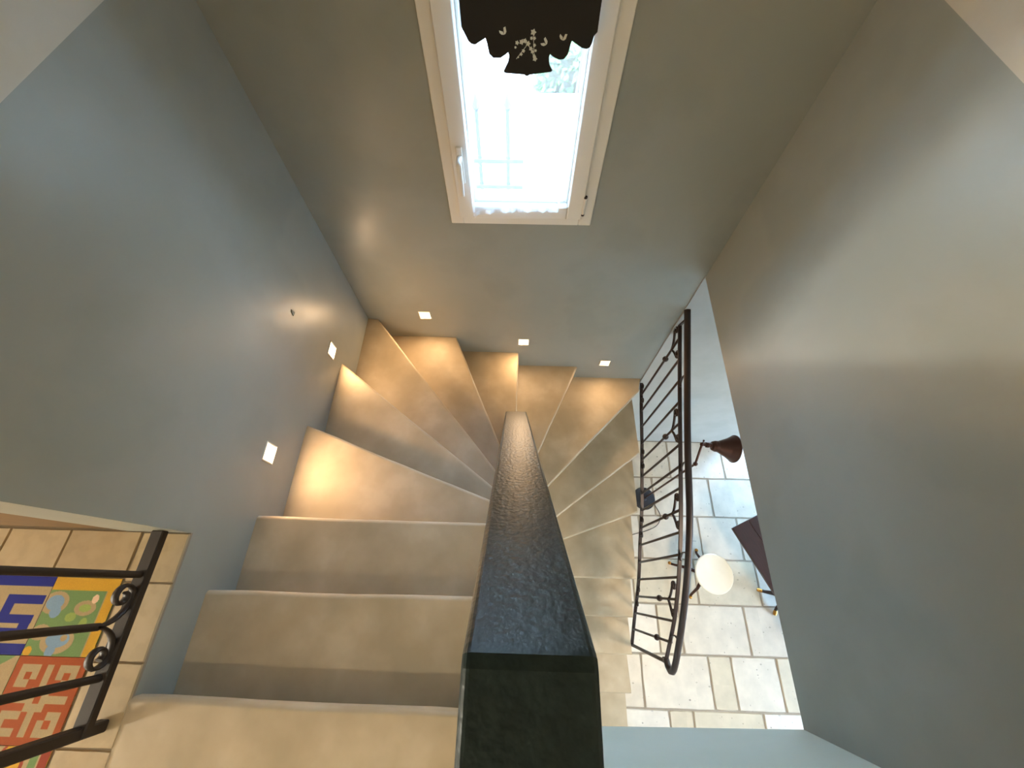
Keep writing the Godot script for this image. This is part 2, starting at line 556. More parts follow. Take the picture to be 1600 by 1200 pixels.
func floors() -> void:
	var rng := RandomNumberGenerator.new()
	rng.seed = 11
	# lower room floor
	var w := setting("floor", "pale tumbled limestone floor of the lower room in rows of mixed slabs")
	var s := Shape.new()
	s.box(Vector3(-1.2, -0.15, ZB - 0.3), Vector3(5.3, -0.009, 4.2))
	add("mortar_bed", s, M.grout, w)
	var rows := [-1.546, -1.125, -0.715, -0.295, 0.11, 0.522, 0.935, 1.35, 1.76]
	var cols := [
		[0.9, 1.3, 1.72, 2.32, 2.74, 3.3],
		[0.9, 1.5, 2.115, 2.72, 3.3],
		[0.9, 1.31, 1.93, 2.34, 2.95, 3.4],
		[0.9, 1.19, 1.813, 2.428, 2.84, 3.4],
		[0.9, 1.39, 1.604, 2.228, 2.84, 3.4],
		[0.9, 1.193, 1.813, 2.02, 2.436, 3.05, 3.4],
		[0.9, 1.398, 1.607, 2.222, 2.84, 3.4],
		[0.9, 1.2, 1.8, 2.4, 3.0, 3.4]]
	var g := 0.0045
	for r in cols.size():
		for k in cols[r].size() - 1:
			var t := Shape.new()
			stone_tile(t, cols[r][k] + g, cols[r][k + 1] - g, rows[r] + g, rows[r + 1] - g, rng, 0.0, 0.009, 0.0035, 0.004)
			add("limestone_slab", t, M.stone[rng.randi() % 4], w)
	s = Shape.new()
	s.box(Vector3(3.404, -0.012, ZB), Vector3(5.0, 0.0, 4.0))
	s.box(Vector3(-1.0, -0.012, 1.765), Vector3(3.4, 0.0, 4.0))
	add("limestone_paving", s, M.stone[0], w)
	# upper floor
	w = setting("floor_landing", "beige tiled landing floor with an inset of patterned cement tiles")
	s = Shape.new()
	s.box(Vector3(-6.2, UF - 0.3, -0.45), Vector3(XL - 0.2, UF - 0.005, 4.0))
	s.box(Vector3(XL - 0.2, UF - 0.012, -0.12), Vector3(XL - 0.001, UF - 0.005, 0.6))
	s.box(Vector3(XL - 0.2, UF - 0.3, 0.75), Vector3(XR, UF - 0.005, 4.0))
	add("screed", s, M.grout, w)
	var zs := [-0.119, 0.02, 0.215, 0.398, 0.595, 0.79, 0.985]
	var xs := [-1.001, -1.146]
	for i in zs.size() - 1:
		var t := Shape.new()
		stone_tile(t, xs[1] + 0.002, xs[0], zs[i] + 0.0015, zs[i + 1] - 0.0015, rng, UF, 0.005, 0.0008, 0.0015)
		add("beige_tile", t, M.beige_tile[rng.randi() % 3], w)
	var bx := [-1.148, -1.37, -1.56, -1.75, -1.94, -2.13]
	for i in bx.size() - 1:
		var t := Shape.new()
		stone_tile(t, bx[i + 1] + 0.0015, bx[i] - 0.0015, -0.119, 0.009, rng, UF, 0.005, 0.0008, 0.0015)
		add("beige_tile", t, M.beige_tile[rng.randi() % 3], w)
	s = Shape.new()
	s.box(Vector3(-6.2, UF - 0.008, 1.0), Vector3(XR, UF, 4.0))
	s.box(Vector3(-6.2, UF - 0.008, -0.12), Vector3(-2.13, UF, 1.0))
	s.box(Vector3(-0.95, UF - 0.008, 0.8), Vector3(-0.046, UF, 1.0))
	s.box(Vector3(0.052, UF - 0.008, 0.416), Vector3(XR, UF, 1.0))
	add("tiled_field", s, M.beige_tile[0], w)
	# the patterned inset: rows along z, columns along -x
	var pz := [0.012, 0.207, 0.396, 0.59, 0.785, 0.98]
	var px := [-1.15, -1.345, -1.54, -1.735, -1.93, -2.125]
	var plan := [["floral", "blue", "vase", "rust", "green"], ["rust", "green", "blue", "floral", "vase"], ["vase", "rust", "floral", "green", "blue"], ["blue", "floral", "green", "rust", "vase"], ["green", "vase", "rust", "blue", "floral"]]
	var art := {}
	for k in ["blue", "floral", "rust", "green", "vase"]:
		art[k] = tile_art(k)
	for r in 5:
		for c in 5:
			var t := Shape.new()
			var x0: float = px[c + 1] + 0.0008
			var x1: float = px[c] - 0.0008
			var z0: float = pz[r] + 0.0008
			var z1: float = pz[r + 1] - 0.0008
			var A := Vector3(x0, UF, z0)
			var B := Vector3(x1, UF, z0)
			var C := Vector3(x1, UF, z1)
			var D := Vector3(x0, UF, z1)
			t.quad(A, B, C, D, Vector3.UP)
			var dn := Vector3(0, -0.006, 0)
			t.quad(A, B, B + dn, A + dn, Vector3.FORWARD)
			t.quad(B, C, C + dn, B + dn, Vector3.RIGHT)
			t.quad(C, D, D + dn, C + dn, Vector3.BACK)
			t.quad(D, A, A + dn, D + dn, Vector3.LEFT)
			add("patterned_tile", t, art[plan[r][c]], w)

func disc(im: Image, cx: float, cy: float, rx: float, ry: float, c: Color) -> void:
	var S := im.get_width()
	for y in range(maxi(0, int((cy - ry) * S)), mini(S, int((cy + ry) * S) + 1)):
		for x in range(maxi(0, int((cx - rx) * S)), mini(S, int((cx + rx) * S) + 1)):
			var d := Vector2((x + 0.5) / S - cx, (y + 0.5) / S - cy)
			if (d.x / rx) ** 2 + (d.y / ry) ** 2 <= 1.0:
				im.set_pixel(x, y, c)

func rect(im: Image, x0: float, y0: float, x1: float, y1: float, c: Color) -> void:
	var S := im.get_width()
	im.fill_rect(Rect2i(roundi(x0 * S), roundi(y0 * S), roundi((x1 - x0) * S), roundi((y1 - y0) * S)), c)

func poly_fill(im: Image, pts: PackedVector2Array, c: Color) -> void:
	var S := im.get_width()
	for y in S:
		for x in S:
			if Geometry2D.is_point_in_polygon(Vector2((x + 0.5) / S, (y + 0.5) / S), pts):
				im.set_pixel(x, y, c)

func tile_art(kind: String) -> StandardMaterial3D:
	var S := 128
	var im := Image.create(S, S, false, Image.FORMAT_RGBA8)
	var cream := srgb(174, 153, 116)
	var blue := srgb(16, 26, 132)
	var rust := srgb(160, 74, 22)
	var green := srgb(112, 142, 88)
	var yellow := srgb(206, 158, 42)
	var sky := srgb(128, 158, 190)
	im.fill(cream)
	if kind == "blue":
		rect(im, 0, 0, 1, 0.13, blue)
		rect(im, 0, 0.87, 1, 1, blue)
		rect(im, 0, 0.25, 0.22, 0.62, blue)
		rect(im, 0.0, 0.34, 0.1, 0.5, srgb(130, 160, 210))
		rect(im, 0.4, 0.25, 0.97, 0.37, blue)
		rect(im, 0.4, 0.25, 0.55, 0.62, blue)
		rect(im, 0.4, 0.51, 0.92, 0.62, blue)
		rect(im, 0.76, 0.51, 0.92, 0.76, blue)
		rect(im, 0, 0.68, 0.9, 0.76, blue)
	elif kind == "floral":
		rect(im, 0, 0, 1, 0.17, yellow)
		rect(im, 0.86, 0, 1, 1, yellow)
		rect(im, 0, 0.17, 0.84, 1, green)
		for q in [[0.14, 0.34, 0.2, 0.15], [0.42, 0.82, 0.24, 0.16], [0.62, 0.4, 0.16, 0.1], [0.12, 0.72, 0.14, 0.1]]:
			disc(im, q[0], q[1], q[2], q[3], cream)
		disc(im, 0.14, 0.34, 0.13, 0.1, sky)
		disc(im, 0.2, 0.46, 0.08, 0.08, sky)
		disc(im, 0.42, 0.8, 0.17, 0.1, sky)
		disc(im, 0.38, 0.94, 0.07, 0.08, sky)
		disc(im, 0.5, 0.78, 0.05, 0.04, cream)
		disc(im, 0.62, 0.4, 0.09, 0.05, srgb(150, 170, 90))
		disc(im, 0.72, 0.28, 0.05, 0.06, srgb(228, 196, 168))
		disc(im, 0.46, 0.52, 0.08, 0.06, srgb(150, 170, 90))
		disc(im, 0.68, 0.62, 0.06, 0.1, srgb(150, 170, 90))
		disc(im, 0.14, 0.72, 0.07, 0.05, srgb(150, 170, 90))
		disc(im, 0.06, 0.95, 0.06, 0.06, yellow)
	elif kind == "rust":
		im.fill(rust)
		var rows := ["###########", "#ooo#o#ooo#", "#o#o#o#o#o#", "#oo##o##oo#", "####ooo####", "#oooo#oooo#", "####ooo####", "#ooo#o##oo#", "#o###o#o#o#", "#ooo#o#ooo#", "###########"]
		for r in 11:
			for c in 11:
				if rows[r][c] == "o":
					rect(im, c / 11.0, r / 11.0, (c + 1) / 11.0, (r + 1) / 11.0, cream)
	elif kind == "green":
		poly_fill(im, PackedVector2Array([Vector2(0, 0), Vector2(0.95, 0), Vector2(0, 0.62)]), green)
		disc(im, 0.25, 0.72, 0.34, 0.24, srgb(64, 104, 60))
		disc(im, 0.25, 0.72, 0.18, 0.12, cream)
		poly_fill(im, PackedVector2Array([Vector2(1, 1), Vector2(1, 0.55), Vector2(0.4, 1)]), green)
	else:
		rect(im, 0.88, 0, 1, 1, srgb(150, 60, 34))
		rect(im, 0.76, 0.06, 0.86, 1, green)
		disc(im, 0.5, 0.26, 0.2, 0.34, srgb(150, 60, 34))
		disc(im, 0.5, 0.24, 0.15, 0.3, yellow)
		disc(im, 0.52, 0.74, 0.22, 0.16, srgb(150, 60, 34))
		disc(im, 0.52, 0.74, 0.14, 0.09, cream)
		disc(im, 0.2, 0.36, 0.1, 0.16, green)
		disc(im, 0.1, 0.16, 0.1, 0.14, yellow)
		disc(im, 0.08, 0.7, 0.16, 0.12, srgb(150, 60, 34))
	# glaze wear: a light speckle
	var rng := RandomNumberGenerator.new()
	rng.seed = 5 + kind.length()
	for y in S:
		for x in S:
			var c := im.get_pixel(x, y)
			var k := 1.0 + (rng.randf() - 0.5) * 0.07
			im.set_pixel(x, y, Color(c.r * k, c.g * k, c.b * k))
	var m := plain(Color.WHITE, 0.65)
	m.metallic_specular = 0.25
	m.albedo_texture = ImageTexture.create_from_image(im)
	return m

# ---------------------------------------------------------------- stairs
const STEP_H := [1.324, 1.482, 1.635, 1.815, 1.998, 2.2, 2.4, 2.592, 2.785, 2.962, 3.14, 3.32, 3.5, 3.68, 3.86, 4.05, 4.27]

func staircase() -> void:
	var xo := -1.003   # let into the walls a little
	var zo := ZB - 0.003
	var outer := [Vector2(xo, 0.289), Vector2(xo, 0.039), Vector2(xo, -0.219), Vector2(xo, -0.662), Vector2(xo, -1.107), Vector2(-0.937, zo), Vector2(-0.442, zo), Vector2(-0.003, zo), Vector2(0.462, zo),
		Vector2(0.99, -1.452), Vector2(0.987, -0.98), Vector2(0.972, -0.552), Vector2(0.955, -0.078), Vector2(0.95, 0.193), Vector2(0.96, 0.463), Vector2(0.975, 0.75), Vector2(0.975, 1.04)]
	var inner := [Vector2(-0.04, 0.297), Vector2(-0.04, 0.034), Vector2(-0.04, -0.214), Vector2(-0.04, -0.31), Vector2(-0.045, -0.382), Vector2(-0.048, -0.49), Vector2(-0.05, -0.652), Vector2(-0.006, -0.88), Vector2(0.05, -0.614),
		Vector2(0.05, -0.463), Vector2(0.05, -0.275), Vector2(0.06, -0.213), Vector2(0.06, -0.071), Vector2(0.06, 0.196), Vector2(0.06, 0.463), Vector2(0.06, 0.75), Vector2(0.06, 1.04)]
	var st := thing("staircase", "waxed beige concrete winding staircase turning round the low dark wall", "staircase")
	var rng := RandomNumberGenerator.new()
	rng.seed = 77
	for k in outer.size():
		var bo: Vector2 = outer[k - 1] if k > 0 else Vector2(xo, 0.75)
		var bi: Vector2 = inner[k - 1] if k > 0 else Vector2(-0.04, 0.75)
		var no: Vector2 = outer[k]
		var ni: Vector2 = inner[k]
		if k > 0:
			# the tread runs on under the lip of the step above
			var dn := (bi - bo).normalized()
			var up := Vector2(-dn.y, dn.x)
			if up.dot(bo.lerp(bi, 0.5) - no.lerp(ni, 0.5)) < 0:
				up = -up
			var was := bo
			bo += up * 0.03
			bi += up * 0.03
			if absf(was.x - xo) < 1e-4:
				bo = Vector2(xo, was.y + 0.03 / maxf(absf(up.y), 0.3))
			elif absf(was.y - zo) < 1e-4:
				bo = Vector2(was.x + up.x * 0.03 / maxf(absf(up.x), 0.5), zo)
			bi.x = clampf(bi.x, -0.05, 0.06)
		var ring := [bo]
		if k == 5:
			ring.append(Vector2(xo, zo))
		if k == 9:
			ring.append(Vector2(1.0, zo))
		var y := HC - float(STEP_H[k])
		var bottom := 0.0 if k >= 8 else maxf(y - 0.42, 0.0)
		# a step whose back stops at the riser above; the corner of the plan at the low wall's end
		var back := [bi]
		if k == 7:
			back = [Vector2(-0.006, -0.86), Vector2(-0.05, -0.86), bi]
		if k == 8:
			back = [Vector2(0.05, -0.86), bi]
		step_mesh(st, ring, no, ni, back, y, bottom, rng)

func step_mesh(st: Node3D, ring: Array, no: Vector2, ni: Vector2, back: Array, y: float, bottom: float, rng: RandomNumberGenerator) -> void:
	# nosing line from no (outer) to ni (inner), slightly uneven, with a rounded lip
	var s := Shape.new()
	var seg := 12
	var r := 0.014
	var dirn := (ni - no).normalized()
	var c: Vector2 = (ring[0] + no + ni + back[back.size() - 1]) / 4.0
	var out := Vector2(-dirn.y, dirn.x)
	if out.dot(no.lerp(ni, 0.5) - c) < 0:
		out = -out
	var lip := []     # per segment, the rounded section from the tread edge down to the riser
	var lipn := []
	for i in seg + 1:
		var f := float(i) / seg
		var p := no.lerp(ni, f)
		var wob := (sin(f * 9.0 + rng.randf() * 1.2) * 0.0012 + (rng.randf() - 0.5) * 0.0014) if i > 0 and i < seg else 0.0
		var dy := (rng.randf() - 0.5) * 0.0012
		var sec := []
		var sn := []
		for q in 6:
			var a := PI / 2 - PI * 0.5 * q / 5.0
			var off := r * cos(a) - r + wob
			sec.append(Vector3(p.x + out.x * off, y - r + r * sin(a) + dy * sin(a), p.y + out.y * off))
			sn.append(Vector3(out.x * cos(a), sin(a), out.y * cos(a)))
		# below the lip the riser stands back a little
		sec.append(Vector3(p.x + out.x * wob, y - 0.034, p.y + out.y * wob)); sn.append(Vector3(out.x, 0, out.y))
		sec.append(Vector3(p.x - out.x * 0.028, y - 0.036, p.y - out.y * 0.028)); sn.append(Vector3(out.x, 0, out.y))
		sec.append(Vector3(p.x - out.x * 0.028, bottom, p.y - out.y * 0.028)); sn.append(Vector3(out.x, 0, out.y))
		lip.append(sec)
		lipn.append(sn)
	for i in seg:
		for q in lip[0].size() - 1:
			s.squad(lip[i][q], lip[i + 1][q], lip[i + 1][q + 1], lip[i][q + 1], lipn[i][q], lipn[i + 1][q], lipn[i + 1][q + 1], lipn[i][q + 1])
	# tread top: polygon from the ring, lip tops and back
	var poly := PackedVector2Array()
	var ys := []
	for p in ring:
		poly.append(p); ys.append(y)
	for i in seg + 1:
		poly.append(Vector2(lip[i][0].x, lip[i][0].z)); ys.append(lip[i][0].y)
	for p in back:
		poly.append(p); ys.append(y)
	var ids := Geometry2D.triangulate_polygon(poly)
	for i in range(0, ids.size(), 3):
		var a := Vector3(poly[ids[i]].x, ys[ids[i]], poly[ids[i]].y)
		var b := Vector3(poly[ids[i + 1]].x, ys[ids[i + 1]], poly[ids[i + 1]].y)
		var d := Vector3(poly[ids[i + 2]].x, ys[ids[i + 2]], poly[ids[i + 2]].y)
		s.tri(a, b, d, Vector3.UP, Vector3.UP, Vector3.UP)
	# outer end, inner end, back and underside
	var loop := []
	for p in ring:
		loop.append(p)
	var no2 := no - out * 0.028
	var ni2 := ni - out * 0.028
	loop.append(no2)
	loop.append(ni2)
	for e in [0, seg]:
		var w := no2 if e == 0 else ni2
		var face := Vector3(-dirn.x, 0, -dirn.y) * (1.0 if e == 0 else -1.0)
		for q in 7:
			s.tri(Vector3(w.x, y, w.y), lip[e][q], lip[e][q + 1], face, face, face)
	for p in back:
		loop.append(p)
	for i in loop.size():
		var a: Vector2 = loop[i]
		var b: Vector2 = loop[(i + 1) % loop.size()]
		if a == no2 and b == ni2:
			continue
		var o: Vector2 = (a + b) / 2 - c
		s.quad(Vector3(a.x, y, a.y), Vector3(b.x, y, b.y), Vector3(b.x, bottom, b.y), Vector3(a.x, bottom, a.y), Vector3(o.x, 0, o.y))
	add("step", s, M.concrete, st)

# ---------------------------------------------------------------- step lights
func step_light(label: String, at: Vector3, out: Vector3, power: float) -> void:
	var t := thing("step_light", label, "light", at, "recessed square step lights")
	var up := Vector3.UP
	var side := up.cross(out).normalized()
	var xf := Transform3D(Basis(side, up, out), Vector3.ZERO)
	var f := Shape.new()
	var a := 0.0385
	var b := 0.033
	for q in [[-a, b, a, a], [-a, -a, a, -b], [-a, -b, -b, b], [b, -b, a, b]]:
		f.box(Vector3(q[0], q[1], -0.01), Vector3(q[2], q[3], 0.004), 0.001, xf)
	add("frame", f, M.pvc, t)
	var g := Shape.new()
	g.box(Vector3(-b, -b, -0.01), Vector3(b, b, 0.002), 0.0, xf)
	add("lamp_diffuser", g, M.lamp_glow, t)
	var l := AreaLight3D.new()
	l.name = "light"
	l.area_size = Vector2(0.06, 0.06)
	l.area_normalize_energy = true
	l.light_energy = STEP_LIGHT * power
	l.light_color = srgb(255, 212, 162)
	l.area_range = 8.0
	l.area_attenuation = 2.0
	l.shadow_enabled = true
	t.add_child(l)
	l.transform = Transform3D(Basis(-side, up, -out), out * 0.006)
	l.rotate_object_local(Vector3.RIGHT, -0.1)

func lights() -> void:
	step_light("glowing square step light beside the upper flight, at the first wedge-shaped step", P(XL, 1.59, -0.455), Vector3.RIGHT, 1.1)
	step_light("glowing square step light beside the upper flight, next to the window wall", P(XL, 1.856, -1.10), Vector3.RIGHT, 1.0)
	step_light("glowing square step light on the window wall, highest of its three", P(-0.612, 2.146, ZB), Vector3.BACK, 0.9)
	step_light("glowing square step light on the window wall, middle of its three", P(0.032, 2.441, ZB), Vector3.BACK, 0.75)
	step_light("glowing square step light on the window wall, lowest, by the iron railing", P(0.662, 2.715, ZB), Vector3.BACK, 0.6)
	# recessed downlight in the ceiling over the head of the stairs, behind the viewer
	var c := thing("downlight", "recessed round downlight over the head of the stairs", "lamp", Vector3(-0.35, CT, 1.2))
	var q := Shape.new()
	q.lathe([Vector2(0.038, -0.002), Vector2(0.05, -0.006), Vector2(0.052, 0.0)], Vector3.ZERO)
	add("trim_ring", q, M.pvc, c)
	q = Shape.new()
	q.lathe([Vector2(0.038, -0.002), Vector2(0.0, -0.002)], Vector3.ZERO)
	add("lamp_lens", q, M.lamp_glow, c)
	var cl := SpotLight3D.new()
	cl.name = "light"
	cl.spot_angle = 38.0
	cl.spot_angle_attenuation = 0.7
	cl.spot_range = 9.0
	cl.spot_attenuation = 2.0
	cl.light_size = 0.04
	cl.light_energy = DOWNLIGHT
	cl.light_color = srgb(255, 238, 206)
	cl.shadow_enabled = true
	c.add_child(cl)
	cl.position = Vector3(0, -0.012, 0)
	cl.rotation = Vector3(-PI / 2, 0, 0)
	# globe lamp on the far wall of the landing, left of the viewer
	var at := P(-6.2, 0.25, 2.0)
	var t := thing("wall_lamp", "white globe wall lamp across the landing", "lamp", at)
	var s := Shape.new()
	s.lathe([Vector2(0, 0), Vector2(0.06, 0), Vector2(0.06, 0.012), Vector2(0.05, 0.02), Vector2(0.012, 0.022), Vector2(0.012, 0.08), Vector2(0.04, 0.085), Vector2(0.04, 0.1)], Vector3.ZERO, Vector3.RIGHT)
	add("bracket", s, M.iron, t)
	s = Shape.new()
	s.ball(Vector3(0.3, 0, 0), 0.2, 24)
	var m: StandardMaterial3D = M.lamp_glow.duplicate()
	m.emission = srgb(255, 232, 200)
	m.emission_energy_multiplier = 3.0
	add("lamp_globe", s, m, t)
	var l := OmniLight3D.new()
	l.name = "light"
	l.light_energy = LANDING_LIGHT
	l.light_color = srgb(255, 250, 236)
	l.light_size = 0.2
	l.omni_range = 12.0
	l.omni_attenuation = 2.0
	l.shadow_enabled = true
	t.add_child(l)
	l.position = Vector3(0.3, 0, 0)

func wall_mark() -> void:
	var s := Shape.new()
	s.prism(PackedVector2Array([Vector2(-0.004, 0.014), Vector2(0.006, 0.01), Vector2(0.011, -0.012), Vector2(-0.009, -0.014)]), Vector3.ZERO, Vector3.BACK, Vector3.UP, Vector3.RIGHT, 0.0025)
	var o := add("filler_plug", s, plain(srgb(134, 134, 124), 0.7))
	o.position = P(XL, 1.453, -1.052)
	tag(o, "small rough filler plug on the wall above the step light by the corner", "plug")

func room_lamp() -> void:
	# flush opal ceiling lamp of the lower room, hidden from here by the right wall
	var t := thing("ceiling_lamp", "flush round opal ceiling lamp of the lower room", "lamp", Vector3(1.8, CL, 0.75))
	var s := Shape.new()
	s.lathe([Vector2(0, 0), Vector2(0.19, 0), Vector2(0.19, -0.02), Vector2(0.18, -0.025)], Vector3.ZERO)
	add("base", s, M.pvc, t)
	s = Shape.new()
	s.lathe([Vector2(0.18, -0.025), Vector2(0.17, -0.035), Vector2(0, -0.04)], Vector3.ZERO)
	var m: StandardMaterial3D = M.lamp_glow.duplicate()
	m.emission = srgb(255, 232, 200)
	m.emission_energy_multiplier = 3.0
	add("lamp_diffuser", s, m, t)
	var l := AreaLight3D.new()
	l.name = "light"
	l.area_size = Vector2(0.3, 0.3)
	l.area_normalize_energy = true
	l.light_energy = ROOM_LIGHT
	l.light_color = srgb(255, 234, 204)
	l.area_range = 9.0
	l.area_attenuation = 2.0
	l.shadow_enabled = true
	t.add_child(l)
	l.position = Vector3(0, -0.045, 0)
	l.rotation = Vector3(-PI / 2, 0, 0)

# ---------------------------------------------------------------- ironwork
func curl(c: Vector3, r0: float, a0: float, turns: float, grow := 0.35) -> Array:
	# a flat spiral in the y-z plane, from its open end inwards
	var pts := []
	var n := int(16 * absf(turns))
	for i in n + 1:
		var f := float(i) / n
		var a := a0 + TAU * turns * f
		var r := r0 * lerpf(1.0, grow, f)
		pts.append(c + Vector3(0, sin(a) * r, cos(a) * r))
	return pts

func path_at(path: Array, z: float) -> float:
	for i in path.size() - 1:
		if z <= path[i + 1].x or i == path.size() - 2:
			return lerpf(path[i].y, path[i + 1].y, (z - path[i].x) / (path[i + 1].x - path[i].x))
	return 0.0

func smooth_path(path: Array, x: float, n := 40) -> Array:
	var cv := Curve3D.new()
	for i in path.size():
		var p: Vector2 = path[i]
		var a: Vector2 = path[maxi(i - 1, 0)]
		var b: Vector2 = path[mini(i + 1, path.size() - 1)]
		var t := (b - a) / 6.0
		cv.add_point(P(x, p.y, p.x), Vector3(0, t.y, -t.x), Vector3(0, -t.y, t.x))
	var out := []
	var L := cv.get_baked_length()
	for i in n + 1:
		out.append(cv.sample_baked(L * i / n, true))
	return out

func stair_railing() -> void:
	var X := 1.03
	var hand := [Vector2(-1.55, 2.03), Vector2(-1.275, 2.149), Vector2(-0.988, 2.273), Vector2(-0.703, 2.385), Vector2(-0.455, 2.468), Vector2(-0.252, 2.562), Vector2(-0.016, 2.71), Vector2(0.194, 2.872), Vector2(0.4, 3.06), Vector2(0.455, 3.13), Vector2(0.462, 3.19), Vector2(0.435, 3.225), Vector2(0.41, 3.235)]
	var upper := [Vector2(-1.53, 2.165), Vector2(-1.183, 2.316), Vector2(-0.808, 2.465), Vector2(-0.442, 2.611), Vector2(-0.157, 2.754), Vector2(0.131, 2.954), Vector2(0.412, 3.243)]
	var lower := [Vector2(-1.55, 3.03), Vector2(-1.345, 3.117), Vector2(-1.095, 3.2), Vector2(-0.854, 3.297), Vector2(-0.616, 3.394), Vector2(-0.339, 3.562), Vector2(-0.081, 3.703), Vector2(0.183, 3.927), Vector2(0.383, 4.088), Vector2(0.425, 4.12)]
	var t := thing("stair_railing", "dark wrought iron railing with scrolls along the lower flight", "railing")
	var s := Shape.new()
	s.tube(smooth_path(hand, X, 60), 0.02, 12)
	add("handrail", s, M.iron, t)
	s = Shape.new()
	s.bar(smooth_path(upper, X, 24), 0.024, 0.012)
	s.bar([P(X, 2.165, -1.53), P(X, 2.05, -1.5)], 0.02, 0.01)
	add("upper_rail", s, M.iron, t)
	s = Shape.new()
	s.bar(smooth_path(lower, X, 28), 0.026, 0.014)
	add("lower_rail", s, M.iron, t)
	for i in 16:
		var z := -1.457 + 0.1252 * i
		var ht := path_at(upper, z)
		var hb := path_at(lower, z)
		var b := Shape.new()
		var rr := 0.0085 if i < 15 else 0.012
		b.tube([P(X, ht, z), P(X, hb + (0.36 if i == 15 else 0.0), z)], rr, 8)
		var bal := add("baluster", b, M.iron, t)
		if i in [0, 4, 8, 12, 14]:
			var q := Shape.new()
			var hm: float = [2.472, 0, 0, 0, 2.68, 0, 0, 0, 2.887, 0, 0, 0, 3.229, 0, 3.388][i]
			q.ball(P(X, hm, z), 0.021)
			add("ball", q, M.iron, bal)
			if i == 14:
				continue
			for g in [-1.0, 1.0]:
				var slope := (path_at(upper, z + 0.05 * g) - ht)
				# branch leaving the bar and curling inwards below the upper rail
				var pts := []
				var hstart := ht + 0.165
				for k in 9:
					var f := k / 8.0
					pts.append(P(X, hstart - 0.085 * f + slope * f, z + g * 0.078 * f * f))
				var e: Vector3 = pts[8]
				var cc := curl(e + Vector3(0, 0.029, 0), 0.029, -PI / 2, 1.25 * g, 0.4)
				pts.append_array(cc.slice(1))
				var sc := Shape.new()
				sc.tube(pts, 0.006, 6, true, Vector2(1.5, 0.9))
				add("scroll", sc, M.iron, bal)
				# smaller curl at the foot
				var fp := P(X, path_at(lower, z + 0.05 * g) - 0.03, z + g * 0.05)
				var sf := Shape.new()
				sf.tube(curl(fp, 0.026, -PI / 2, 1.3 * g, 0.3), 0.005, 6, true, Vector2(1.7, 0.8))
				add("scroll", sf, M.iron, bal)
	# small rings between the upper rail and the handrail
	for z in [-1.19, -0.7, -0.2, 0.27]:
		var hu := path_at(upper, z)
		var hh := path_at(hand, z)
		var mid := P(X, (hu + hh) / 2, z)
		var gap := absf(hu - hh) / 2 + 0.004
		var pts := []
		for k in 13:
			var a := PI * 0.5 + PI * k / 12.0
			pts.append(mid + Vector3(0, sin(a) * gap * 0.9, cos(a) * gap * 0.6 + 0.03))
		var sc := Shape.new()
		sc.tube(pts, 0.0055, 6, true, Vector2(1.5, 0.8))
		add("link_scroll", sc, M.iron, t)
	var hk := Shape.new()
	hk.box(P(X - 0.016, 3.275, 0.395), P(X + 0.016, 3.225, 0.43), 0.004)
	add("end_knob", hk, M.iron, t)

func landing_railing() -> void:
	var X := -1.045
	var t := thing("landing_railing", "dark wrought iron railing beside patterned tiles on the landing", "railing")
	var hb := 1.262
	var s := Shape.new()
	s.box(P(X - 0.018, hb + 0.012, -0.118), P(X + 0.018, hb - 0.012, 0.36), 0.003)
	add("lower_rail", s, M.iron_dark, t)
	s = Shape.new()
	s.box(P(X - 0.022, 0.405, -0.118), P(X + 0.022, 0.375, 0.375), 0.004)
	add("handrail", s, M.iron_dark, t)
	for q in [[0.0, 0], [0.121, 1], [0.238, 0]]:
		var z: float = q[0]
		s = Shape.new()
		s.tube([P(X, hb - (0.075 if q[1] == 1 else 0.0), z), P(X, 0.39, z)], 0.0095, 8)
		var bal := add("baluster", s, M.iron_dark, t)
		if q[1] == 1:
			for g in [-1.0, 1.0]:
				var pts := []
				for k in 9:
					var f := k / 8.0
					pts.append(P(X, hb - 0.085 + 0.075 * sin(f * PI / 2), z + g * 0.062 * (1.0 - cos(f * PI / 2)) * 1.0))
				var e: Vector3 = pts[8]
				var cc := curl(e + Vector3(0, 0.03, g * 0.006), 0.031, -PI / 2, 1.15 * g, 0.35)
				pts.append_array(cc.slice(1))
				var sc := Shape.new()
				sc.tube(pts, 0.0065, 6, true, Vector2(1.6, 0.8))
				add("scroll", sc, M.iron_dark, bal)
	s = Shape.new()
	s.box(P(X - 0.013, 1.322, 0.336), P(X + 0.013, 0.39, 0.362), 0.003)
	add("end_post", s, M.iron_dark, t)

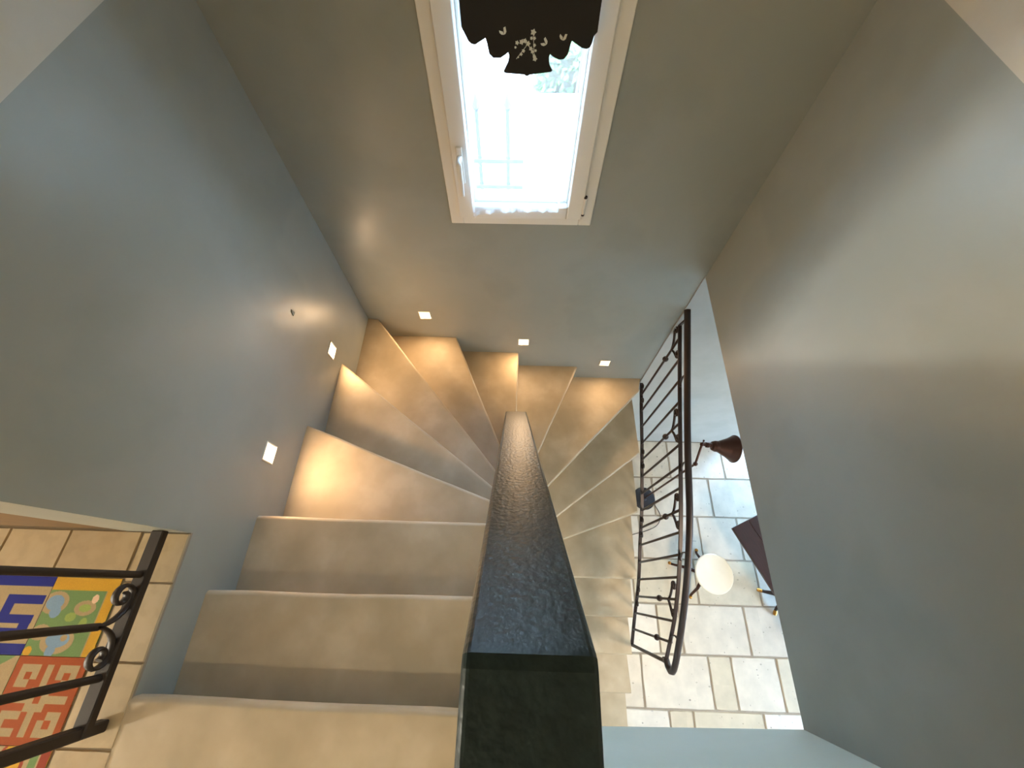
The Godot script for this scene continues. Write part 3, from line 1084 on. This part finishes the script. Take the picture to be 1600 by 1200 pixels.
# ---------------------------------------------------------------- window
func window() -> void:
	var x0 := -0.335
	var x1 := 0.325
	var yb := HC - 1.393
	var yt := HC + 0.06
	var t := Node3D.new()
	t.name = "window_1"
	add_child(t)
	t.set_meta("kind", "structure")
	t.set_meta("label", "tall narrow white framed stair window with sheer curtain")
	var zf := ZB + 0.008
	var s := Shape.new()
	# outer frame
	var fw := 0.058
	s.box(Vector3(x0, yb, ZB - 0.06), Vector3(x0 + fw, yt, zf), 0.003)
	s.box(Vector3(x1 - fw, yb, ZB - 0.06), Vector3(x1, yt, zf), 0.003)
	s.box(Vector3(x0 + fw, yb, ZB - 0.06), Vector3(x1 - fw, yb + fw, zf), 0.003)
	s.box(Vector3(x0 + fw, yt - fw, ZB - 0.06), Vector3(x1 - fw, yt, zf), 0.003)
	add("frame", s, M.pvc, t)
	# sash, proud of the frame
	s = Shape.new()
	var a0 := x0 + 0.045
	var a1 := x1 - 0.05
	var b0 := yb + 0.045
	var b1 := yt - 0.045
	var sw := 0.07
	var zs := zf + 0.016
	s.box(Vector3(a0, b0, ZB - 0.05), Vector3(a0 + sw, b1, zs), 0.005)
	s.box(Vector3(a1 - sw, b0, ZB - 0.05), Vector3(a1, b1, zs), 0.005)
	s.box(Vector3(a0 + sw, b0, ZB - 0.05), Vector3(a1 - sw, b0 + sw, zs), 0.005)
	s.box(Vector3(a0 + sw, b1 - sw, ZB - 0.05), Vector3(a1 - sw, b1, zs), 0.005)
	var sash := add("sash", s, M.pvc, t)
	s = Shape.new()
	s.box(Vector3(a0 + sw - 0.01, b0 + sw - 0.01, ZB - 0.03), Vector3(a1 - sw + 0.01, b1 - sw + 0.01, ZB - 0.026))
	add("pane", s, M.glass, sash)
	# glazing bead
	s = Shape.new()
	var gb := 0.014
	for q in [[a0 + sw, b0 + sw, a0 + sw + gb, b1 - sw], [a1 - sw - gb, b0 + sw, a1 - sw, b1 - sw], [a0 + sw + gb, b0 + sw, a1 - sw - gb, b0 + sw + gb]]:
		s.box(Vector3(q[0], q[1], ZB - 0.024), Vector3(q[2], q[3], ZB - 0.006), 0.004)
	add("glazing_bead", s, M.pvc, sash)
	s = Shape.new()
	s.box(Vector3(x0 + 0.01, yb + 0.01, ZB - 0.2), Vector3(x1 - 0.007, yb + 0.03, ZB - 0.061), 0.004)
	add("outer_sill", s, plain(srgb(112, 112, 112), 0.6), t)
	# handle
	s = Shape.new()
	s.box(Vector3(-0.268, HC - 1.16, zs), Vector3(-0.242, HC - 1.0, zs + 0.008), 0.003)
	var h := add("handle", s, M.pvc, sash)
	s = Shape.new()
	s.tube([Vector3(-0.255, HC - 1.04, zs + 0.006), Vector3(-0.255, HC - 1.04, zs + 0.04), Vector3(-0.255, HC - 1.05, zs + 0.048), Vector3(-0.256, HC - 1.19, zs + 0.046)], [0.009, 0.009, 0.01, 0.008], 10, true, Vector2(1.2, 0.8))
	add("lever", s, M.pvc, h)
	# hinge
	s = Shape.new()
	s.lathe([Vector2(0, -0.045), Vector2(0.007, -0.044), Vector2(0.007, 0.044), Vector2(0, 0.045)], Vector3(x1 - 0.048, HC - 1.272, zf + 0.012), Vector3.UP, 12)
	add("hinge", s, M.pvc, sash)
	s = Shape.new()
	for y in [-1.226, -1.318]:
		s.lathe([Vector2(0, -0.004), Vector2(0.0078, -0.004), Vector2(0.0078, 0.004), Vector2(0, 0.004)], Vector3(x1 - 0.048, HC + y, zf + 0.012), Vector3.UP, 12)
	add("hinge_cap", s, M.iron_dark, sash)
	voile(zs)
	blind(zs)

func voile(zs: float) -> void:
	var t := thing("sheer_curtain", "sheer white voile curtain over the stair window pane", "curtain", Vector3.ZERO)
	var s := Shape.new()
	var h := Shape.new()
	var nx := 72
	var ny := 26
	var top := HC - 0.05
	for part in 2:
		var g: Shape = s if part == 0 else h
		var grid := []
		for j in (ny + 1 if part == 0 else 4):
			var row := []
			for i in nx + 1:
				var u := float(i) / nx
				var f := float(j) / ny if part == 0 else 1.0 + j * 0.016
				var bottom := HC - 1.292 - 0.028 * pow(1.0 - u, 3.0)
				var wl := lerpf(-0.185, -0.222, clampf(f, 0, 1))
				var wr := lerpf(0.208, 0.162, clampf(f, 0, 1))
				var y := top + (bottom + 0.02 - top) * minf(f, 1.0) - (0.02 * (f - 1.0) / 0.048 if f > 1.0 else 0.0)
				var amp := lerpf(0.003, 0.009, clampf(f, 0, 1))
				var z := zs + 0.014 + amp * sin(u * 34.0 + 1.5 * sin(u * 7.0)) + 0.003 * sin(u * 71.0)
				if f >= 0.98:
					y += 0.006 * sin(u * 34.0 + 1.5 * sin(u * 7.0))
				row.append(Vector3(lerpf(wl, wr, u), y, z))
			grid.append(row)
		for j in grid.size() - 1:
			for i in nx:
				g.quad(grid[j][i], grid[j][i + 1], grid[j + 1][i + 1], grid[j + 1][i], Vector3.BACK)
	add("voile", s, M.voile, t)
	add("hem", h, M.hem, t)
	for side in 2:
		var e := Shape.new()
		for j in ny:
			var q := []
			for k in 2:
				var f := float(j + k) / ny
				var x := lerpf(-0.185, -0.222, f) if side == 0 else lerpf(0.208, 0.162, f)
				var y := lerpf(top, HC - (1.3 if side == 0 else 1.275), f)
				var dx := 0.009 if side == 0 else -0.009
				q.append(Vector3(x, y, zs + 0.019 + 0.004 * sin(f * 6.0)))
				q.append(Vector3(x + dx, y, zs + 0.0185 + 0.004 * sin(f * 6.0)))
			e.quad(q[0], q[1], q[3], q[2], Vector3.BACK)
		add("side_hem", e, M.hem, t)
	s = Shape.new()
	s.tube([Vector3(-0.21, top + 0.003, zs + 0.014), Vector3(0.23, top + 0.003, zs + 0.014)], 0.005, 8)
	add("rod", s, M.pvc, t)

func blind(zs: float) -> void:
	var t := thing("black_blind", "black scalloped fabric blind with silver butterflies on the stair window", "blind")
	var pts := [[-0.196, 0.548], [-0.196, 0.611], [-0.188, 0.628], [-0.179, 0.646], [-0.169, 0.654], [-0.157, 0.655], [-0.142, 0.647], [-0.125, 0.638], [-0.121, 0.653], [-0.116, 0.679], [-0.104, 0.69], [-0.08, 0.69], [-0.066, 0.682], [-0.056, 0.675], [-0.053, 0.684], [-0.057, 0.701], [-0.072, 0.727], [-0.067, 0.732], [-0.005, 0.736], [0.005, 0.741], [0.015, 0.736], [0.083, 0.727], [0.087, 0.723], [0.076, 0.705], [0.073, 0.688], [0.076, 0.678], [0.089, 0.687], [0.106, 0.693], [0.121, 0.691], [0.132, 0.678], [0.137, 0.653], [0.14, 0.643], [0.157, 0.652], [0.174, 0.661], [0.188, 0.663], [0.198, 0.659], [0.202, 0.648], [0.205, 0.63], [0.214, 0.62], [0.213, 0.575], [0.213, 0.02], [-0.196, 0.02]]
	var poly := PackedVector2Array()
	for p in pts:
		poly.append(Vector2(p[0], HC - p[1]))
	var z := -1.5
	var s := Shape.new()
	s.prism(poly, Vector3(0, 0, z - 0.0015), Vector3.RIGHT, Vector3.UP, Vector3.BACK, 0.0015)
	var cloth := add("cloth", s, M.black_cloth, t)
	s = Shape.new()
	s.tube([Vector3(-0.215, HC - 0.02, z - 0.001), Vector3(0.232, HC - 0.02, z - 0.001)], 0.012, 12)
	add("roller", s, M.pvc, t)
	# flat silver print
	for b in [[-0.069, 0.622, 0.1], [0.058, 0.648, 0.5], [0.113, 0.635, -0.4]]:
		var m := Shape.new()
		var xf := Transform2D(b[2], Vector2(b[0], HC - b[1]))
		var k := 0.014
		for wing in [[Vector2(0, -0.5), Vector2(-0.15, 0.05), Vector2(-0.95, 0.35), Vector2(-0.9, -0.1), Vector2(-0.5, -0.45)], [Vector2(0, -0.5), Vector2(0.05, 0.75), Vector2(0.5, 0.9), Vector2(0.6, 0.0), Vector2(0.35, -0.4)]]:
			var q := PackedVector2Array()
			for p in wing:
				q.append(xf * (p * k))
			m.prism(q, Vector3(0, 0, z), Vector3.RIGHT, Vector3.UP, Vector3.BACK, 0.0004)
		add("printed_butterfly", m, M.silver, cloth)
	var fl := Shape.new()
	var dots := [[0.021, 0.622, 7], [0.016, 0.637, 4], [0.025, 0.637, 4], [0.026, 0.655, 4], [0.03, 0.669, 3.4], [0.015, 0.664, 5], [0.02, 0.672, 4.5], [0.026, 0.683, 4], [0.029, 0.691, 6], [0.006, 0.651, 6], [-0.004, 0.644, 5.5], [-0.014, 0.647, 6], [-0.028, 0.649, 5], [-0.033, 0.661, 3], [-0.008, 0.67, 4.5], [-0.015, 0.679, 4], [-0.024, 0.687, 2.5]]
	for d in dots:
		var q := PackedVector2Array()
		for k in 10:
			var rr: float = d[2] * 0.00135 * (1.0 if k % 2 == 0 else 0.62)
			q.append(Vector2(d[0] + cos(TAU * k / 10) * rr, HC - d[1] + sin(TAU * k / 10) * rr))
		fl.prism(q, Vector3(0, 0, z), Vector3.RIGHT, Vector3.UP, Vector3.BACK, 0.0004)
	for st in [[0.006, 0.651, -0.03, 0.692], [0.006, 0.651, 0.029, 0.691], [0.021, 0.622, 0.026, 0.683]]:
		var a := Vector2(st[0], HC - st[1])
		var b := Vector2(st[2], HC - st[3])
		var n := (b - a).orthogonal().normalized() * 0.0008
		fl.prism(PackedVector2Array([a + n, b + n, b - n, a - n]), Vector3(0, 0, z), Vector3.RIGHT, Vector3.UP, Vector3.BACK, 0.0003)
	add("printed_blossom", fl, M.silver, cloth)

# ---------------------------------------------------------------- lower room
func floor_lamp() -> void:
	var o := Vector3(1.39, 0, -0.89)
	var t := thing("floor_lamp", "bronze floor lamp with cone shade and round base beside the railing", "lamp", o)
	var s := Shape.new()
	s.lathe([Vector2(0, 0), Vector2(0.118, 0), Vector2(0.12, 0.006), Vector2(0.116, 0.014), Vector2(0.03, 0.022), Vector2(0.016, 0.03), Vector2(0.0, 0.03)], Vector3.ZERO, Vector3.UP, 36)
	add("base", s, M.black_metal, t)
	s = Shape.new()
	s.tube([Vector3(0, 0.02, 0), Vector3(0, 1.395, 0)], 0.009, 10)
	add("pole", s, M.bronze, t)
	var top := Vector3(0, 1.395, 0)
	var j := P(1.415, 2.98, -1.01) - o
	s = Shape.new()
	s.ball(top, 0.018)
	s.tube([top, j], 0.0095, 10)
	s.ball(j, 0.016)
	add("arm", s, M.bronze, t)
	s = Shape.new()
	s.tube([j, j + Vector3(0, 0.035, -0.015)], 0.004, 8)
	s.ball(j + Vector3(0, 0.038, -0.016), 0.008)
	add("thumb_screw", s, M.bronze, t)
	var d := Vector3(1.0, -0.12, 0.08).normalized()
	s = Shape.new()
	s.lathe([Vector2(0, 0.0), Vector2(0.011, 0.0), Vector2(0.011, 0.03), Vector2(0.02, 0.032), Vector2(0.02, 0.05), Vector2(0.016, 0.055), Vector2(0.016, 0.075), Vector2(0.034, 0.08), Vector2(0.04, 0.095)], j, d, 20)
	add("socket", s, M.bronze, t)
	s = Shape.new()
	s.lathe([Vector2(0.036, 0.09), Vector2(0.042, 0.1), Vector2(0.043, 0.125), Vector2(0.075, 0.198), Vector2(0.1, 0.242), Vector2(0.106, 0.248), Vector2(0.106, 0.254), Vector2(0.1, 0.252), Vector2(0.073, 0.203), Vector2(0.04, 0.127)], j, d, 32)
	add("shade", s, M.bronze, t)
	s = Shape.new()
	s.ball(j + d * 0.16, 0.028)
	add("bulb", s, M.pvc, t)
	s = Shape.new()
	var cv := Curve3D.new()
	for q in [[1.49, -0.84], [1.545, -0.72], [1.5, -0.62], [1.38, -0.56], [1.24, -0.52], [1.05, -0.46]]:
		cv.add_point(Vector3(q[0], 0.004, q[1]) - o, Vector3.ZERO, Vector3.ZERO)
	for i in range(1, 5):
		var tg := (cv.get_point_position(i + 1) - cv.get_point_position(i - 1)) / 6.0
		cv.set_point_in(i, -tg)
		cv.set_point_out(i, tg)
	var pts := []
	for i in 31:
		pts.append(cv.sample_baked(cv.get_baked_length() * i / 30.0, true))
	s.tube(pts, 0.0035, 6)
	add("cord", s, M.black_metal, t)

func side_table() -> void:
	var o := Vector3(1.785, 0, -0.15)
	var t := thing("side_table", "small round side table with pale marble top and bronze tripod legs", "table", o)
	var s := Shape.new()
	s.lathe([Vector2(0, 0.488), Vector2(0.155, 0.488), Vector2(0.165, 0.494), Vector2(0.168, 0.5), Vector2(0.166, 0.507), Vector2(0.158, 0.511), Vector2(0, 0.511)], Vector3.ZERO, Vector3.UP, 48)
	add("table_top", s, M.marble, t)
	s = Shape.new()
	s.lathe([Vector2(0, 0.16), Vector2(0.012, 0.165), Vector2(0.022, 0.2), Vector2(0.012, 0.23), Vector2(0.012, 0.36), Vector2(0.02, 0.4), Vector2(0.012, 0.43), Vector2(0.05, 0.48), Vector2(0.05, 0.488)], Vector3.ZERO, Vector3.UP, 18)
	add("column", s, M.bronze, t)
	for f in [Vector2(1.585, -0.25), Vector2(1.86, -0.37), Vector2(1.735, 0.035)]:
		var e := Vector3(f.x - o.x, 0, f.y - o.z)
		s = Shape.new()
		s.tube([Vector3(0, 0.2, 0), e * 0.3 + Vector3(0, 0.235, 0), e * 0.62 + Vector3(0, 0.17, 0), e * 0.85 + Vector3(0, 0.06, 0), e * 0.95 + Vector3(0, 0.02, 0), e * 1.06 + Vector3(0, 0.012, 0)], [0.016, 0.017, 0.015, 0.012, 0.012, 0.012], 10)
		var leg := add("leg", s, M.bronze, t)
		s = Shape.new()
		s.ball(e * 1.06 + Vector3(0, 0.016, 0), 0.0165)
		add("foot", s, M.gold, leg)

func desk() -> void:
	var o := Vector3(2.56, 0, 0.01)
	var t := thing("pedestal_table", "dark wooden table with gilded claw feet beside the round table", "table", o)
	t.rotation.y = atan2(0.425, 0.905)   # long side along (0.425, 0.905) in plan
	var y := HC - 3.8
	for k in 4:
		var x0 := -0.343 + k * 0.1715
		var s := Shape.new()
		s.box(Vector3(x0 + 0.001, y - 0.03, -0.744), Vector3(x0 + 0.1705, y, 0.744), 0.004)
		add("plank", s, M.wood, t)
	var a := Shape.new()
	a.box(Vector3(-0.3, y - 0.09, -0.68), Vector3(0.3, y - 0.031, 0.68), 0.004)
	add("apron", a, M.wood, t)
	a = Shape.new()
	a.lathe([Vector2(0, 0.1), Vector2(0.05, 0.1), Vector2(0.06, 0.16), Vector2(0.035, 0.22), Vector2(0.045, 0.4), Vector2(0.07, 0.5), Vector2(0.05, 0.56), Vector2(0.09, y - 0.09)], Vector3.ZERO)
	add("pedestal", a, M.wood, t)
	var inv := Basis(Vector3.UP, -t.rotation.y)
	for ang in [0.0, PI / 2, PI, PI * 1.5]:
		var e := inv * (Vector3(2.436, 0, -0.027) - Vector3(2.56, 0, 0.01)).rotated(Vector3.UP, ang)
		var s := Shape.new()
		s.tube([Vector3(0, 0.16, 0), e * 0.5 + Vector3(0, 0.13, 0), e * 0.85 + Vector3(0, 0.05, 0), e * 1.1 + Vector3(0, 0.022, 0)], [0.024, 0.022, 0.016, 0.014], 10)
		var leg := add("leg", s, M.wood, t)
		s = Shape.new()
		s.tube([e * 1.02 + Vector3(0, 0.03, 0), e * 1.2 + Vector3(0, 0.022, 0), e * 1.34 + Vector3(0, 0.016, 0)], [0.016, 0.019, 0.014], 10)
		add("claw_foot", s, M.gold, leg)

func glazed_door() -> void:
	# openings that light the lower room
	var t := setting("door_1", "wide glazed door of the lower room")
	var s := Shape.new()
	for k in 3:
		s.box(Vector3(5.1, 0, 0.4 + k * 0.885), Vector3(5.16, 2.3, 0.46 + k * 0.885), 0.003)
	for k in 2:
		for y in [0.0, 2.24]:
			s.box(Vector3(5.1, y, 0.46 + k * 0.885), Vector3(5.16, y + 0.06, 1.285 + k * 0.885), 0.003)
	add("frame", s, M.pvc, t)
	for k in 2:
		s = Shape.new()
		s.box(Vector3(5.128, 0.06, 0.46 + k * 0.885), Vector3(5.132, 2.24, 1.285 + k * 0.885))
		add("pane", s, M.glass, t)
	t = setting("window_2", "tall window of the lower room beyond the floor lamp")
	s = Shape.new()
	for x in [2.45, 3.07]:
		s.box(Vector3(x, 0.02, ZB - 0.14), Vector3(x + 0.06, 2.2, ZB - 0.08), 0.003)
	for y in [0.02, 2.14]:
		s.box(Vector3(2.51, y, ZB - 0.14), Vector3(3.07, y + 0.06, ZB - 0.08), 0.003)
	add("frame", s, M.pvc, t)
	for x in [2.51]:
		s = Shape.new()
		s.box(Vector3(x, 0.08, ZB - 0.112), Vector3(x + 0.56, 2.14, ZB - 0.108))
		add("pane", s, M.glass, t)

# ---------------------------------------------------------------- outdoors
func outside() -> void:
	var s := Shape.new()
	s.box(Vector3(-14, -0.4, -16), Vector3(18, -0.16, 12))
	struct("ground", s, mottled(91, 0.02, [srgb(164, 161, 154), srgb(173, 170, 163)], [0.3, 0.7], 0.5, 0.9), "pale paved yard outside the house")
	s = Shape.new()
	s.box(Vector3(-9.0, -0.17, -15.5), Vector3(0.04, -0.15, -6.3))  # far ground whitened so the stretch past the house shadow looks sunlit
	struct("ground_sunlit_white", s, mottled(92, 0.02, [srgb(214, 208, 196), srgb(228, 223, 212)], [0.3, 0.7], 0.5, 0.9), "ground beyond the gate coloured white to look sunlit")
	hedge()
	s = Shape.new()
	s.box(Vector3(0.05, -0.16, -5.35), Vector3(6.2, 1.6, -5.12))
	s.box(Vector3(0.02, 1.6, -5.38), Vector3(6.23, 1.66, -5.09), 0.01)
	var gw := add("garden_wall", s, mottled(93, 0.02, [srgb(198, 194, 185), srgb(206, 202, 193)], [0.3, 0.7], 0.5, 0.9))
	tag(gw, "low pale rendered garden wall seen through the stair window", "wall")
	var t := thing("garden_gate", "iron bar gate with spear tips seen through the stair window curtain", "gate", Vector3(0, 0, 0))
	var m := plain(srgb(70, 69, 68), 0.6)
	for k in 6:
		var x := -0.2 - k * 0.37
		s = Shape.new()
		s.tube([Vector3(x, -0.1, -5.0), Vector3(x, 1.66, -5.0)], 0.026, 8)
		s.lathe([Vector2(0.026, 1.66), Vector2(0.05, 1.7), Vector2(0.03, 1.78), Vector2(0, 1.86)], Vector3(x, 0, -5.0), Vector3.UP, 8)
		add("bar", s, m, t)
	for y in [0.66, 1.04]:
		s = Shape.new()
		s.box(Vector3(-2.2, y - 0.03, -5.035), Vector3(0.0, y + 0.03, -4.965), 0.006)
		add("cross_rail", s, m, t)

func hedge() -> void:
	var t := thing("hedge", "clipped green hedge rising behind the low garden wall", "hedge", Vector3(0, -0.16, 0))
	var s := Shape.new()
	s.box(Vector3(0.2, 0, -6.2), Vector3(6.0, 2.2, -5.45), 0.05)
	add("branches", s, plain(srgb(74, 66, 48), 0.9), t)
	var leaf := Shape.new()
	var tip := Vector3(0, 0.5, 0)
	leaf.tri(Vector3(0, -0.5, 0), Vector3(-0.26, 0.02, 0.06), tip, Vector3.BACK, Vector3.BACK, Vector3.BACK)
	leaf.tri(Vector3(0, -0.5, 0), Vector3(0.26, 0.02, 0.06), tip, Vector3.BACK, Vector3.BACK, Vector3.BACK)
	var mm := MultiMesh.new()
	mm.transform_format = MultiMesh.TRANSFORM_3D
	mm.mesh = leaf.mesh()
	mm.instance_count = 9000
	var rng := RandomNumberGenerator.new()
	rng.seed = 404
	for i in 9000:
		var p := Vector3(rng.randf_range(0.15, 6.0), rng.randf_range(0.0, 2.25), -5.45 + rng.randf_range(-0.03, 0.08))
		var pick := rng.randf()
		if pick < 0.25:
			p = Vector3(rng.randf_range(0.15, 6.0), 2.2 + rng.randf_range(-0.03, 0.08), rng.randf_range(-6.2, -5.4))
		elif pick < 0.35:
			p = Vector3(0.2 + rng.randf_range(-0.08, 0.03), rng.randf_range(0.0, 2.25), rng.randf_range(-6.2, -5.4))
		var b := Basis.from_euler(Vector3(rng.randf_range(-1.0, 1.0), rng.randf_range(-1.2, 1.2), rng.randf_range(-3.0, 3.0))).scaled(Vector3.ONE * rng.randf_range(0.07, 0.12))
		mm.set_instance_transform(i, Transform3D(b, p))
	var mi := MultiMeshInstance3D.new()
	mi.name = "foliage"
	mi.multimesh = mm
	var lm := plain(srgb(88, 118, 62), 0.5)
	lm.backlight_enabled = true
	lm.backlight = Color(0.3, 0.42, 0.16)
	mi.material_override = lm
	mi.set_meta("kind", "stuff")
	t.add_child(mi)

func _ready() -> void:
	look()
	materials()
	shell()
	floors()
	staircase()
	lights()
	room_lamp()
	wall_mark()
	stair_railing()
	landing_railing()
	window()
	glazed_door()
	desk()
	side_table()
	floor_lamp()
	outside()
